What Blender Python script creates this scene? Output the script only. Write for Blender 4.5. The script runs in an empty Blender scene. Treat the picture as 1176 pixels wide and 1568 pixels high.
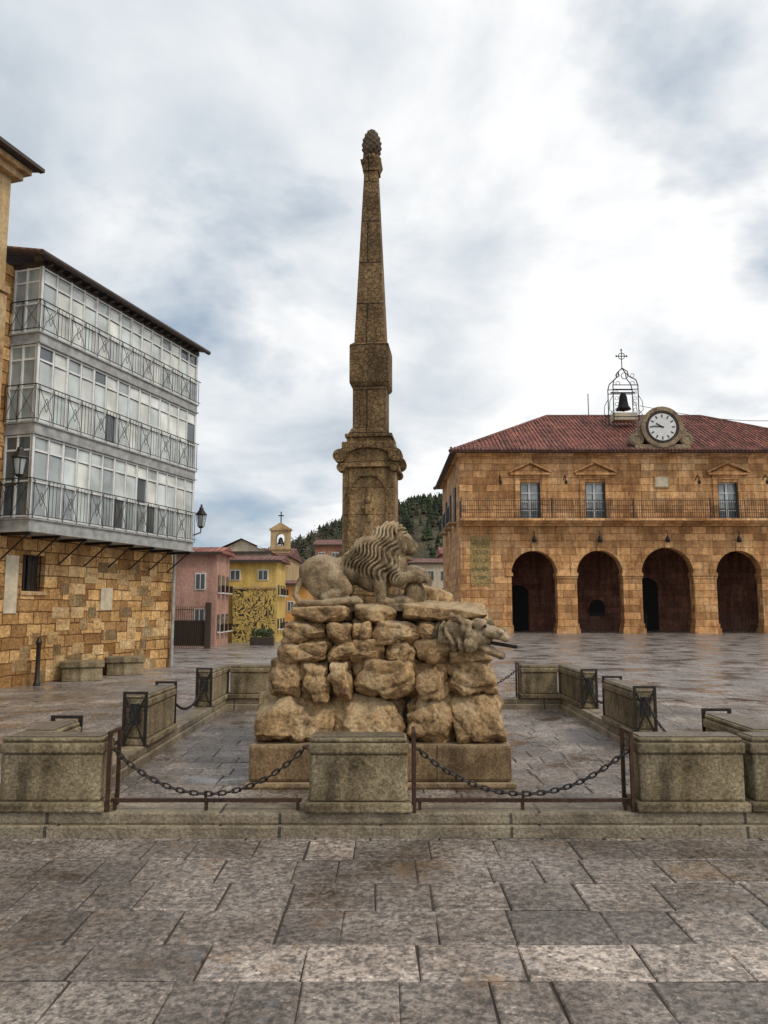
import bpy, math, random
from mathutils import Vector, Matrix, noise
random.seed(7)
R=math.radians
C=bpy.context
# ------------------------------------------------------------------ mesh builder
class MB:
    def __init__(s): s.v=[];s.f=[];s.m=[];s.s=[];s.t=[]
    def add(s,vs,fs,mat=0,smooth=False,M=None,tint=1.0):
        o=len(s.v)
        for p in vs:
            p=Vector(p)
            if M is not None: p=M@p
            s.v.append((p.x,p.y,p.z))
        for f in fs:
            s.f.append(tuple(i+o for i in f)); s.m.append(mat); s.s.append(smooth); s.t.append(tint)
    def box(s,x0,x1,y0,y1,z0,z1,mat=0,M=None,tint=1.0):
        s.add([(x0,y0,z0),(x1,y0,z0),(x1,y1,z0),(x0,y1,z0),(x0,y0,z1),(x1,y0,z1),(x1,y1,z1),(x0,y1,z1)],
              [(0,3,2,1),(4,5,6,7),(0,1,5,4),(1,2,6,5),(2,3,7,6),(3,0,4,7)],mat,False,M,tint)
    def frus(s,cx,cy,z0,z1,w0,d0,w1,d1,mat=0,M=None):
        vs=[]
        for z,w,d in((z0,w0,d0),(z1,w1,d1)):
            vs+=[(cx-w/2,cy-d/2,z),(cx+w/2,cy-d/2,z),(cx+w/2,cy+d/2,z),(cx-w/2,cy+d/2,z)]
        s.add(vs,[(0,3,2,1),(4,5,6,7),(0,1,5,4),(1,2,6,5),(2,3,7,6),(3,0,4,7)],mat,False,M)
    def cyl(s,p1,p2,r1,r2=None,n=8,mat=0,smooth=True,M=None):
        if r2 is None:r2=r1
        p1=Vector(p1);p2=Vector(p2);d=(p2-p1).normalized()
        a=d.orthogonal().normalized();b=d.cross(a)
        vs=[]
        for p,r in((p1,r1),(p2,r2)):
            for i in range(n):
                t=2*math.pi*i/n; vs.append(p+a*math.cos(t)*r+b*math.sin(t)*r)
        s.add(vs,[(i,(i+1)%n,n+(i+1)%n,n+i) for i in range(n)],mat,smooth,M)
        s.add(vs,[tuple(range(n))[::-1],tuple(range(n,2*n))],mat,False,M)
    def tube(s,pts,r,n=6,mat=0,M=None):
        for a,b in zip(pts[:-1],pts[1:]): s.cyl(a,b,r,r,n,mat,True,M)
    def prism(s,poly,y0,y1,mat=0,M=None):
        n=len(poly)
        vs=[(x,y0,z) for x,z in poly]+[(x,y1,z) for x,z in poly]
        s.add(vs,[tuple(range(n)),tuple(range(n,2*n))[::-1]]+[(i,n+i,n+(i+1)%n,(i+1)%n) for i in range(n)],mat,False,M)
    def lathe(s,prof,cx,cy,n=20,mat=0,M=None,cz=0):
        vs=[]
        for r,z in prof:
            for i in range(n):
                t=2*math.pi*i/n; vs.append((cx+r*math.cos(t),cy+r*math.sin(t),z+cz))
        fs=[]
        for k in range(len(prof)-1):
            for i in range(n): fs.append((k*n+i,k*n+(i+1)%n,(k+1)*n+(i+1)%n,(k+1)*n+i))
        s.add(vs,fs,mat,True,M)
    def ell(s,c,r,rot=(0,0,0),n=14,mat=0,M=None):
        vs=[];fs=[];T=Matrix.Translation(c)@Matrix.Rotation(rot[2],4,'Z')@Matrix.Rotation(rot[1],4,'Y')@Matrix.Rotation(rot[0],4,'X')
        vs.append(T@Vector((0,0,-r[2])))
        for k in range(1,n):
            ph=-math.pi/2+math.pi*k/n
            for i in range(n*2):
                t=math.pi*i/n; vs.append(T@Vector((r[0]*math.cos(ph)*math.cos(t),r[1]*math.cos(ph)*math.sin(t),r[2]*math.sin(ph))))
        vs.append(T@Vector((0,0,r[2])));m=n*2
        for i in range(m): fs.append((0,1+(i+1)%m,1+i))
        for k in range(n-2):
            for i in range(m): fs.append((1+k*m+i,1+k*m+(i+1)%m,1+(k+1)*m+(i+1)%m,1+(k+1)*m+i))
        e=len(vs)-1
        for i in range(m): fs.append((1+(n-2)*m+i,1+(n-2)*m+(i+1)%m,e))
        s.add(vs,fs,mat,True,M)
    def limb(s,pts,mat=0,M=None):
        for (p,r),(q,t) in zip(pts[:-1],pts[1:]):
            p=Vector(p);q=Vector(q);L=(q-p).length;n=max(2,int(L/(min(r,t)*.4)))
            for i in range(n+1):
                k=i/n; rr=r+(t-r)*k; s.ell(p.lerp(q,k),(rr,rr,rr),n=7,mat=mat,M=M)
    def wall(s,x0,x1,z0,z1,t,ops,mat=0,y=0.0,rev=None):
        if rev is None: rev=mat
        def q(xa,xb,za,zb):
            for yy in(y,y+t): s.add([(xa,yy,za),(xb,yy,za),(xb,yy,zb),(xa,yy,zb)],[(0,1,2,3)],mat)
        x=x0
        for o in sorted(ops):
            xa,xb,za,zb=o[:4];arch=len(o)>4 and o[4]
            if xa>x: q(x,xa,z0,z1)
            if za>z0:
                q(xa,xb,z0,za); s.add([(xa,y,za),(xb,y,za),(xb,y+t,za),(xa,y+t,za)],[(0,1,2,3)],rev)
            for xx in(xa,xb): s.add([(xx,y,za),(xx,y+t,za),(xx,y+t,zb),(xx,y,zb)],[(0,1,2,3)],rev)
            if arch:
                c=(xa+xb)/2;r=(xb-xa)/2;n=20
                P=[(c-r*math.cos(math.pi*i/n),zb+r*math.sin(math.pi*i/n)) for i in range(n+1)]
                for (a,za_),(b,zb_) in zip(P[:-1],P[1:]):
                    for yy in(y,y+t): s.add([(a,yy,za_),(b,yy,zb_),(b,yy,z1),(a,yy,z1)],[(0,1,2,3)],mat)
                    s.add([(a,y,za_),(b,y,zb_),(b,y+t,zb_),(a,y+t,za_)],[(0,1,2,3)],rev)
            else:
                if zb<z1: q(xa,xb,zb,z1)
                s.add([(xa,y,zb),(xb,y,zb),(xb,y+t,zb),(xa,y+t,zb)],[(0,1,2,3)],rev)
            x=xb
        if x<x1:q(x,x1,z0,z1)
        for xx in(x0,x1): s.add([(xx,y,z0),(xx,y+t,z0),(xx,y+t,z1),(xx,y,z1)],[(0,1,2,3)],mat)
        s.add([(x0,y,z1),(x1,y,z1),(x1,y+t,z1),(x0,y+t,z1)],[(0,1,2,3)],mat)
    def arc(s,cx,cz,r0,r1,a0,a1,y0,y1,n=24,mat=0):
        for i in range(n):
            t0=a0+(a1-a0)*i/n;t1=a0+(a1-a0)*(i+1)/n
            P=[(cx+r*math.cos(t),cz+r*math.sin(t)) for r,t in((r0,t0),(r1,t0),(r1,t1),(r0,t1))]
            vs=[(x,y0,z) for x,z in P]+[(x,y1,z) for x,z in P]
            fs=[(0,1,2,3),(7,6,5,4),(1,2,6,5),(0,3,7,4)]
            if i==0:fs.append((0,1,5,4))
            if i==n-1:fs.append((3,2,6,7))
            s.add(vs,fs,mat)
    def obj(s,name,mats,parent=None,loc=(0,0,0),rz=0,bevel=0):
        me=bpy.data.meshes.new(name);me.from_pydata(s.v,[],s.f)
        for m in mats: me.materials.append(m)
        me.polygons.foreach_set('material_index',s.m);me.polygons.foreach_set('use_smooth',s.s)
        uv=me.uv_layers.new(name='UVMap').data
        at=me.attributes.new('tint','FLOAT','FACE');at.data.foreach_set('value',s.t)
        for p in me.polygons:
            n=p.normal
            for li in p.loop_indices:
                c=me.vertices[me.loops[li].vertex_index].co
                if abs(n.z)>.75: uv[li].uv=(c.x,c.y)
                elif abs(n.x)>abs(n.y): uv[li].uv=(c.y,c.z)
                else: uv[li].uv=(c.x,c.z)
        me.validate()
        o=bpy.data.objects.new(name,me);C.collection.objects.link(o)
        o.location=loc;o.rotation_euler=(0,0,rz)
        if parent:o.parent=parent
        if bevel:
            b=o.modifiers.new('b','BEVEL');b.width=bevel;b.segments=2;b.limit_method='ANGLE';b.angle_limit=R(40)
        return o
def empty(name,loc=(0,0,0),rz=0):
    e=bpy.data.objects.new(name,None);C.collection.objects.link(e);e.location=loc;e.rotation_euler=(0,0,rz);return e

# ------------------------------------------------------------------ materials
def base(name):
    m=bpy.data.materials.new(name);m.use_nodes=True;nt=m.node_tree
    return m,nt,nt.nodes['Principled BSDF']
def N(nt,t,**k):
    n=nt.nodes.new(t)
    for a,b in k.items():
        if a.startswith('_'): setattr(n,a[1:],b)
        else: n.inputs[a.replace('__',' ')].default_value=b
    return n
def ramp(nt,fac,stops):
    r=nt.nodes.new('ShaderNodeValToRGB');nt.links.new(fac,r.inputs[0]);e=r.color_ramp.elements
    while len(e)<len(stops): e.new(.5)
    for i,(p,c) in enumerate(stops):
        e[i].position=p
        e[i].color=(c,c,c,1) if isinstance(c,(int,float)) else (*c,1)
    return r.outputs[0]
def mul(nt,a,b,typ='MULTIPLY',fac=1.0):
    m=nt.nodes.new('ShaderNodeMix');m.data_type='RGBA';m.blend_type=typ
    if isinstance(fac,(int,float)):m.inputs[0].default_value=fac
    else:nt.links.new(fac,m.inputs[0])
    for s,i in((a,6),(b,7)):
        if isinstance(s,tuple):m.inputs[i].default_value=(*s,1)
        else:nt.links.new(s,m.inputs[i])
    return m.outputs[2]
def stone(name,c1,c2,c3,sc=2.0,fine=45,bump=.5,rough=.85,brick=None,wet=None,cav=False,top=None,tint=False,fl=(.55,1.3),fr=(.36,.64),streak=0,dist=.01,obj_brick=False,spec=.3,blotch=None,glint=0,crack=0,wdark=(.72,.7,.68),wr=(.62,.42,.1)):
    m,nt,P=base(name);L=nt.links.new
    tc=N(nt,'ShaderNodeTexCoord');co=tc.outputs['Object']
    n1=N(nt,'ShaderNodeTexNoise',Scale=sc,Detail=8.0,Roughness=.65);L(co,n1.inputs['Vector'])
    col=ramp(nt,n1.outputs[0],[(.32,c1),(.5,c2),(.68,c3)])
    n2=N(nt,'ShaderNodeTexNoise',Scale=fine,Detail=5.0,Roughness=.7);L(co,n2.inputs['Vector'])
    col=mul(nt,col,ramp(nt,n2.outputs[0],[(fr[0],fl[0]),(fr[1],fl[1])]))
    h=n2.outputs[0]
    def comb(a,k,b):
        mm=N(nt,'ShaderNodeMath',_operation='MULTIPLY_ADD');L(a,mm.inputs[0]);mm.inputs[1].default_value=k;L(b,mm.inputs[2]);return mm.outputs[0]
    if glint:
        v=N(nt,'ShaderNodeTexVoronoi',Scale=float(glint));L(co,v.inputs['Vector'])
        col=mul(nt,col,ramp(nt,v.outputs['Color'],[(.12,.5),(.3,1.0),(.8,1.0),(.9,1.6)]))
    if brick:
        w,hh,mo,mc,v0,v1=brick
        dn=N(nt,'ShaderNodeTexNoise',Scale=2.5,Detail=3.0);L(co,dn.inputs['Vector'])
        vm=N(nt,'ShaderNodeVectorMath',_operation='MULTIPLY_ADD');L(dn.outputs['Color'],vm.inputs[0]);vm.inputs[1].default_value=(.06,.06,0)
        L(tc.outputs['Object'] if obj_brick else tc.outputs['UV'],vm.inputs[2])
        b=N(nt,'ShaderNodeTexBrick',Scale=1.0);L(vm.outputs[0],b.inputs['Vector'])
        b.inputs['Brick Width'].default_value=w;b.inputs['Row Height'].default_value=hh;b.inputs['Mortar Size'].default_value=mo
        b.inputs['Mortar Smooth'].default_value=.3;b.inputs['Bias'].default_value=0
        b.inputs['Color1'].default_value=(v0[0],v0[1],v0[2],1);b.inputs['Color2'].default_value=(v1[0],v1[1],v1[2],1);b.inputs['Mortar'].default_value=(*mc,1)
        b.offset=.43;b.squash=1.45;b.squash_frequency=3
        col=mul(nt,col,b.outputs['Color']);h=comb(b.outputs['Fac'],-1.2,h)
    if crack:
        v=N(nt,'ShaderNodeTexVoronoi',_feature='DISTANCE_TO_EDGE',Scale=float(crack));L(co,v.inputs['Vector'])
        cr=ramp(nt,v.outputs['Distance'],[(0.0,0.0),(.09,1.0)]);col=mul(nt,col,cr,'MULTIPLY',.32);h=comb(cr,.35,h)
    if streak:
        mp=N(nt,'ShaderNodeMapping');mp.inputs['Scale'].default_value=(3,3,.35);L(co,mp.inputs[0])
        n3=N(nt,'ShaderNodeTexNoise',Scale=1.2,Detail=6.0,Roughness=.7);L(mp.outputs[0],n3.inputs['Vector'])
        col=mul(nt,col,ramp(nt,n3.outputs[0],[(.38,1-streak),(.56,1.05)]))
    if blotch:
        n4=N(nt,'ShaderNodeTexNoise',Scale=blotch[1],Detail=7.0,Roughness=.7,Distortion=.6);L(co,n4.inputs['Vector'])
        col=mul(nt,col,blotch[0],'MIX',ramp(nt,n4.outputs[0],[(blotch[2],0.0),(blotch[2]+.1,.8)]))
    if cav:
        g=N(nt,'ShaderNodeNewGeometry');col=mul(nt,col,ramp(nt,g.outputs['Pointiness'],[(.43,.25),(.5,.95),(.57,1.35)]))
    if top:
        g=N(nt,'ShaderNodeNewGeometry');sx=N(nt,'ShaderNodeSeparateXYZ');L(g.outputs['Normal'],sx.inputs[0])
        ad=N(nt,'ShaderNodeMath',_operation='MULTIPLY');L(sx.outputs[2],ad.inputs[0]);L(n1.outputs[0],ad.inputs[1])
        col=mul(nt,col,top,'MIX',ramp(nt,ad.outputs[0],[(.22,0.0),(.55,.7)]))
    if tint:
        a=N(nt,'ShaderNodeAttribute',_attribute_name='tint');col=mul(nt,col,a.outputs['Fac'])
    P.inputs['Roughness'].default_value=rough
    P.inputs['Specular IOR Level'].default_value=spec
    bp=N(nt,'ShaderNodeBump',Strength=bump,Distance=dist);L(h,bp.inputs['Height']);L(bp.outputs[0],P.inputs['Normal'])
    if wet:
        n5=N(nt,'ShaderNodeTexNoise',Scale=wet[0],Detail=6.0,Roughness=.62,Distortion=.3);L(co,n5.inputs['Vector'])
        W=ramp(nt,n5.outputs[0],[(wet[1],0.0),(wet[1]+.08,1.0)])
        col=mul(nt,col,mul(nt,(1,1,1),wdark,'MIX',W))
        L(ramp(nt,n5.outputs[0],[(wet[1]-.12,wr[0]),(wet[1],wr[1]),(wet[1]+.09,wr[2])]),P.inputs['Roughness'])
        L(ramp(nt,W,[(0.0,bump),(1.0,bump*.12)]),bp.inputs['Strength'])
    L(col,P.inputs['Base Color'])
    return m
def plain(name,c,rough=.5,metal=0,var=.25,sc=8,bump=.1):
    m,nt,P=base(name);L=nt.links.new
    tc=N(nt,'ShaderNodeTexCoord')
    n=N(nt,'ShaderNodeTexNoise',Scale=float(sc),Detail=6.0,Roughness=.65);L(tc.outputs['Object'],n.inputs['Vector'])
    L(mul(nt,c,ramp(nt,n.outputs[0],[(.3,1-var),(.7,1+var)])),P.inputs['Base Color'])
    P.inputs['Roughness'].default_value=rough;P.inputs['Metallic'].default_value=metal
    bp=N(nt,'ShaderNodeBump',Strength=bump,Distance=.01);L(n.outputs[0],bp.inputs['Height']);L(bp.outputs[0],P.inputs['Normal'])
    return m
def tiles(name,c1,c2,w=.24,h=.4):
    m,nt,P=base(name);L=nt.links.new
    tc=N(nt,'ShaderNodeTexCoord')
    b=N(nt,'ShaderNodeTexBrick',Scale=1.0);L(tc.outputs['UV'],b.inputs['Vector']);b.offset=0
    b.inputs['Brick Width'].default_value=w;b.inputs['Row Height'].default_value=h;b.inputs['Mortar Size'].default_value=.03;b.inputs['Mortar Smooth'].default_value=1
    b.inputs['Color1'].default_value=(*c1,1);b.inputs['Color2'].default_value=(*c2,1);b.inputs['Mortar'].default_value=(.035,.015,.012,1)
    n=N(nt,'ShaderNodeTexNoise',Scale=1.1,Detail=8.0,Roughness=.7);L(tc.outputs['Object'],n.inputs['Vector'])
    L(mul(nt,b.outputs['Color'],ramp(nt,n.outputs[0],[(.3,.45),(.65,1.35)])),P.inputs['Base Color'])
    P.inputs['Roughness'].default_value=.8
    bp=N(nt,'ShaderNodeBump',Strength=.8,Distance=.06,_invert=True);L(b.outputs['Fac'],bp.inputs['Height']);L(bp.outputs[0],P.inputs['Normal'])
    return m
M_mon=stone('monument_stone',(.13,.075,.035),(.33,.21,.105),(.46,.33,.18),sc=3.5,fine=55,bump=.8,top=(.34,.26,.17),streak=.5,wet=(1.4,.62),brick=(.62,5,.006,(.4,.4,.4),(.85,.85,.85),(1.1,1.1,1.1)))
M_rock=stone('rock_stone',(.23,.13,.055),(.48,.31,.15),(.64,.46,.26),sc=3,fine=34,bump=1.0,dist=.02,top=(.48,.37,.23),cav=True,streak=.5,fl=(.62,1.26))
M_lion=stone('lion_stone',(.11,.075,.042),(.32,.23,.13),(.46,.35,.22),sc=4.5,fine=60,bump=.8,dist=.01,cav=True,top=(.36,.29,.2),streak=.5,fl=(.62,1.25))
M_obel=stone('obelisk_stone',(.12,.072,.033),(.27,.17,.08),(.38,.255,.125),sc=2.2,fine=26,bump=1.0,dist=.03,streak=.5,brick=(3.0,.52,.008,(.3,.3,.3),(.88,.88,.88),(1.1,1.08,1.05)),crack=17)
M_die=stone('obelisk_die_stone',(.18,.11,.05),(.38,.245,.115),(.47,.32,.165),sc=2.5,fine=40,bump=.8,dist=.02,streak=.5,brick=(.44,.3,.006,(.5,.5,.5),(.85,.85,.85),(1.1,1.08,1.05)))
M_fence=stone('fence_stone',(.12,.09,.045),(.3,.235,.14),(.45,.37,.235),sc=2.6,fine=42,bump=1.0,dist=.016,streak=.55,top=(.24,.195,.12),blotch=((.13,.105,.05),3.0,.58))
M_plate=stone('weathered_cap',(.07,.05,.03),(.14,.105,.065),(.2,.155,.1),sc=5,fine=40,bump=.7,spec=.6,rough=.45)
M_kerb=stone('kerb_stone',(.14,.105,.06),(.32,.255,.165),(.44,.37,.25),sc=2.6,fine=42,bump=1.0,dist=.016,streak=.2,wet=(2.0,.58),spec=.7,brick=(1.15,5,.012,(.2,.2,.2),(.8,.8,.8),(1.12,1.12,1.12)),blotch=((.13,.11,.055),4.0,.57))
M_slab=stone('paving_stone',(.12,.09,.068),(.235,.19,.155),(.35,.295,.245),sc=1.1,fine=28,bump=1.0,dist=.02,tint=True,wet=(1.5,.53),fl=(.38,1.55),fr=(.4,.61),spec=1.0,blotch=((.25,.145,.07),1.6,.57),glint=62,wdark=(.72,.7,.7),wr=(.55,.3,.1))
M_set=stone('sett_paving',(.22,.19,.17),(.32,.285,.26),(.42,.375,.34),sc=.35,fine=16,bump=1.0,dist=.035,brick=(.42,.26,.016,(.32,.29,.26),(.66,.66,.66),(1.22,1.17,1.12)),wet=(.9,.5),obj_brick=True,spec=1.0,fl=(.58,1.32),wdark=(.85,.85,.85),wr=(.45,.3,.14))
M_grout=plain('grout',(.05,.038,.03),.9)
M_iron=plain('iron',(.035,.03,.028),.45,.6,.4,30)
M_rust=plain('rusty_iron',(.07,.035,.022),.6,.4,.5,30)
M_sand=stone('sandstone_ashlar',(.36,.19,.075),(.62,.385,.16),(.72,.52,.29),sc=1.1,fine=13,bump=1.0,dist=.05,brick=(.43,.26,.013,(.3,.23,.16),(.48,.37,.27),(1.34,1.3,1.25)),blotch=((.2,.12,.075),2.0,.62),fl=(.6,1.28),streak=.2)
M_ochre=stone('ochre_render',(.4,.27,.12),(.52,.37,.19),(.6,.45,.26),sc=1,fine=15,bump=.4,streak=.2,fl=(.8,1.15))
M_hall=stone('town_hall_stone',(.42,.2,.08),(.66,.37,.16),(.76,.5,.27),sc=.5,fine=5,bump=.8,dist=.05,brick=(.85,.44,.014,(.48,.43,.38),(.6,.54,.5),(1.22,1.2,1.18)),fl=(.74,1.2),streak=.35,blotch=((.32,.13,.065),.7,.61))
M_hallt=stone('town_hall_trim',(.33,.2,.09),(.47,.31,.16),(.56,.42,.25),sc=1,fine=8,bump=.4,streak=.3,fl=(.75,1.15))
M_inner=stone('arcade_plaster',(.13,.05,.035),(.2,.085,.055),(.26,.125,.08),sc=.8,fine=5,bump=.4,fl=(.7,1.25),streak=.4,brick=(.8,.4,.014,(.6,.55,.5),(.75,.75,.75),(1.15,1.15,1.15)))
M_tile=tiles('roof_tile',(.26,.085,.06),(.4,.15,.105))
M_tile2=tiles('roof_tile_old',(.17,.065,.048),(.28,.125,.09),.2,.35)
M_white=plain('white_paint',(.66,.66,.64),.5,0,.12,6)
M_frame=plain('gallery_frame',(.68,.69,.67),.5,0,.15,6)
M_band=plain('weathered_board',(.32,.32,.31),.7,0,.4,5,.4)
M_dkwood=plain('dark_wood',(.045,.03,.022),.6,0,.3,8)
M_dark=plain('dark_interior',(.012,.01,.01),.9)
def glass(name,c,r=.06):
    m,nt,P=base(name);L=nt.links.new
    tc=N(nt,'ShaderNodeTexCoord');n=N(nt,'ShaderNodeTexNoise',Scale=1.3,Detail=2.0);L(tc.outputs['Object'],n.inputs['Vector'])
    L(mul(nt,c,ramp(nt,n.outputs[0],[(.35,.7),(.65,1.2)])),P.inputs['Base Color'])
    P.inputs['Roughness'].default_value=r;P.inputs['Specular IOR Level'].default_value=.9
    bp=N(nt,'ShaderNodeBump',Strength=.08,Distance=.02);L(n.outputs[0],bp.inputs['Height']);L(bp.outputs[0],P.inputs['Normal'])
    return m
M_g=[glass('glass_pale',(.55,.6,.58)),glass('glass_curtain',(.7,.72,.67)),glass('glass_grey',(.32,.36,.36)),glass('glass_dark',(.08,.1,.11))]
M_pink=stone('pink_render',(.36,.2,.15),(.46,.27,.21),(.52,.32,.26),sc=1,fine=8,bump=.2,streak=.2,fl=(.85,1.1))
M_yel=stone('yellow_render',(.5,.33,.08),(.64,.45,.13),(.7,.52,.2),sc=.8,fine=8,bump=.2,streak=.2,fl=(.85,1.1))
M_cream=stone('cream_render',(.5,.42,.28),(.6,.52,.38),(.66,.58,.45),sc=.8,fine=8,bump=.2,streak=.2,fl=(.85,1.1))
M_orange=stone('orange_render',(.52,.24,.06),(.6,.3,.09),(.64,.36,.13),sc=.8,fine=8,bump=.2,fl=(.85,1.1))
M_brickw=stone('brick_wall',(.3,.13,.08),(.38,.18,.11),(.45,.24,.16),sc=1,fine=8,bump=.3,brick=(.5,.2,.02,(.7,.6,.5),(.8,.8,.8),(1.1,1.1,1.1)))

# ------------------------------------------------------------------ camera
cam=bpy.data.cameras.new('camera');co=bpy.data.objects.new('camera',cam);C.collection.objects.link(co)
cam.sensor_fit='VERTICAL';cam.sensor_height=36;cam.lens=27;cam.clip_end=3000
co.location=(0,0,1.65);co.rotation_euler=(R(97),0,0);C.scene.camera=co

# ------------------------------------------------------------------ world + sun
w=bpy.data.worlds.new('World');C.scene.world=w;w.use_nodes=True;nt=w.node_tree;L=nt.links.new
bg=nt.nodes['Background'];bg.inputs[1].default_value=.12
sky=N(nt,'ShaderNodeTexSky',_sky_type='NISHITA');sky.sun_disc=False;sky.sun_elevation=R(48);sky.sun_rotation=R(125)
tc=N(nt,'ShaderNodeTexCoord');sp=N(nt,'ShaderNodeSeparateXYZ');L(tc.outputs['Generated'],sp.inputs[0])
def MA(op,a,b,c=None):
    m=N(nt,'ShaderNodeMath',_operation=op)
    for i,x in enumerate((a,b,c)):
        if x is None:continue
        if isinstance(x,(int,float)):m.inputs[i].default_value=x
        else:L(x,m.inputs[i])
    return m.outputs[0]
zz=MA('ADD',MA('MAXIMUM',sp.outputs[2],0.0),.3)
cb=N(nt,'ShaderNodeCombineXYZ');L(MA('DIVIDE',sp.outputs[0],zz),cb.inputs[0]);L(MA('DIVIDE',sp.outputs[1],zz),cb.inputs[1]);cb.inputs[2].default_value=3.7
mpA=N(nt,'ShaderNodeMapping');mpA.inputs['Location'].default_value=(-.40,.62,0);L(cb.outputs[0],mpA.inputs[0])
nA=N(nt,'ShaderNodeTexNoise',Scale=1.7,Detail=8.0,Roughness=.52,Distortion=.3);L(mpA.outputs[0],nA.inputs['Vector'])
nB=N(nt,'ShaderNodeTexNoise',Scale=1.9,Detail=8.0,Roughness=.54,Distortion=.3)
mp=N(nt,'ShaderNodeMapping');mp.inputs['Location'].default_value=(5.3,2.1,0);L(cb.outputs[0],mp.inputs[0]);L(mp.outputs[0],nB.inputs['Vector'])
shade=MA('ADD',nB.outputs[0],MA('MULTIPLY',sp.outputs[0],.28))
cloud=ramp(nt,shade,[(.3,(.5,.565,.635)),(.45,(.72,.765,.81)),(.58,(.97,.975,.98))])
cl10=mul(nt,cloud,(8.6,8.6,8.6))
gapc=mul(nt,sky.outputs[0],(.55,.6,.62))
gap=mul(nt,gapc,(3.5,4.5,5.6),'MIX',.65)
fin=mul(nt,gap,cl10,'MIX',ramp(nt,nA.outputs[0],[(.34,.1),(.48,1.0)]))
L(fin,bg.inputs[0])
sd=bpy.data.lights.new('sun','SUN');so=bpy.data.objects.new('sun',sd);C.collection.objects.link(so)
sd.energy=1.5;sd.angle=R(13);sd.color=(1,.91,.78)
az=R(125);el=R(48)
dirv=Vector((math.sin(az)*math.cos(el),math.cos(az)*math.cos(el),math.sin(el)))
so.rotation_euler=dirv.to_track_quat('Z','Y').to_euler()
C.scene.view_settings.view_transform='Standard';C.scene.view_settings.look='None';C.scene.view_settings.exposure=0

# ------------------------------------------------------------------ ground + paving
g=MB();g.add([(-900,-60,0),(900,-60,0),(900,1200,0),(-900,1200,0)],[(0,1,2,3)]);g.obj('ground',[M_set])
p=MB()
p.add([(-9.5,.5,.004),(9.5,.5,.004),(9.5,14.2,.004),(-9.5,14.2,.004)],[(0,1,2,3)],1)
y=.6;rng=random.Random(3)
while y<14.0:
    hgt=rng.choice([.3,.36,.42]) if not 3.2<y<3.8 else .37
    x=-9.4-rng.random()*.4
    pale=3.62<y+hgt/2<4.0
    while x<9.4:
        wd=rng.uniform(.4,.6) if pale else rng.uniform(.26,.54)
        g_=.003+rng.random()*.003
        x0,x1,y0,y1=x+g_,x+wd-g_,y+g_,y+hgt-g_
        t=rng.uniform(.66,1.22)
        if rng.random()<.08:t*=1.35
        if pale and x>-1.1: t=rng.uniform(1.5,2.1)
        elif pale: t*=1.15
        z=[.014+rng.uniform(-.003,.003) for _ in range(4)]
        j=lambda:rng.uniform(-.007,.007)
        c=.008
        q=[(x0+j(),y0+j()),(x1+j(),y0+j()),(x1+j(),y1+j()),(x0+j(),y1+j())]
        cx=(x0+x1)/2;cy=(y0+y1)/2
        vs=[(a,b,.003) for a,b in q]+[(a,b,z[i]-.006) for i,(a,b) in enumerate(q)]
        vs+=[(a+(c if a<cx else -c),b+(c if b<cy else -c),z[i]) for i,(a,b) in enumerate(q)]
        p.add(vs,[(8,9,10,11)]+[(i,(i+1)%4,4+(i+1)%4,4+i) for i in range(4)]+[(4+i,4+(i+1)%4,8+(i+1)%4,8+i) for i in range(4)],0,False,None,t)
        x+=wd
    y+=hgt
p.obj('plaza_paving',[M_slab,M_grout])

# ------------------------------------------------------------------ fence: kerb, blocks, rails, chains
XL,XR,YF,YB=-2.8,3.12,5.73,12.9
k=MB()
for (a,b,c,d) in((XL-.6,XR+.6,YF-.02,YF+.32),(XL,XR,YB-.3,YB),(XL,XL+.3,YF+.32,YB-.3),(XR-.3,XR,YF+.32,YB-.3)):
    k.box(a,b,c,d,0,.095)
    e=.03
    k.box(a+e,b-e,c+e,d-e,.095,.178)
k.obj('fence_kerb',[M_kerb],bevel=.014)
def block(x0,x1,y0,y1,iron):
    e=empty('stone_fence_block',((x0+x1)/2,(y0+y1)/2,0))
    hx=(x1-x0)/2;hy=(y1-y0)/2
    b=MB();rb=random.Random(int(x0*100+y0*37))
    for z0,z1,o in((.179,.25,.012),(.252,.585,-.02),(.587,.665,-.006),(.667,.70,-.018)):
        b.box(-hx-o,hx+o,-hy-o,hy+o,z0,z1)
    ob_=b.obj('stone_body',[M_fence],e,bevel=.016)
    # worn, slightly out-of-true arrises
    for v in ob_.data.vertices:
        v.co+=Vector((rb.uniform(-.004,.004),rb.uniform(-.004,.004),0))
    c=MB();c.box(-hx+.04,hx-.04,-hy+.04,hy-.04,.701,.708);c.obj('top_plate',[M_plate],e)
    i=MB()
    for s,ax in iron:
        if ax=='x':
            X=s*(hx+.03);
            for yy in(-hy+.02,hy-.05): i.box(X-.012,X+.012,yy,yy+.03,.178,.72)
            i.box(X-.012,X+.012,-hy+.02,hy-.02,.72,.745)
            i.cyl((X,-hy+.035,.62),(X+s*.05,-hy+.035,.62),.012)
        elif ax=='r':
            i.lathe([(.03,0),(.04,.012),(.03,.024),(.001,.026)],s*hx,-hy+.05,10,0,None,.62)
        else:
            Y=s*(hy+.03)
            for xx in(-hx+.02,hx-.05): i.box(xx,xx+.03,Y-.012,Y+.012,.178,.72)
            i.box(-hx+.02,hx-.02,Y-.012,Y+.012,.72,.745)
            i.tube([(-hx+.04,Y,.2),(hx-.04,Y,.7)],.011,6);i.tube([(hx-.04,Y,.2),(-hx+.04,Y,.7)],.011,6)
            i.prism([(-.06,.4),(.06,.4),(.05,.62),(-.05,.62)],Y-.006,Y+.006)
    i.obj('iron_frame',[M_rust if ax=='x' else M_iron],e)
block(-2.8,-2.03,YF,YF+.28,[(1,'x')])
block(-2.8,-2.5,6.03,6.55,[(1,'y')])
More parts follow.
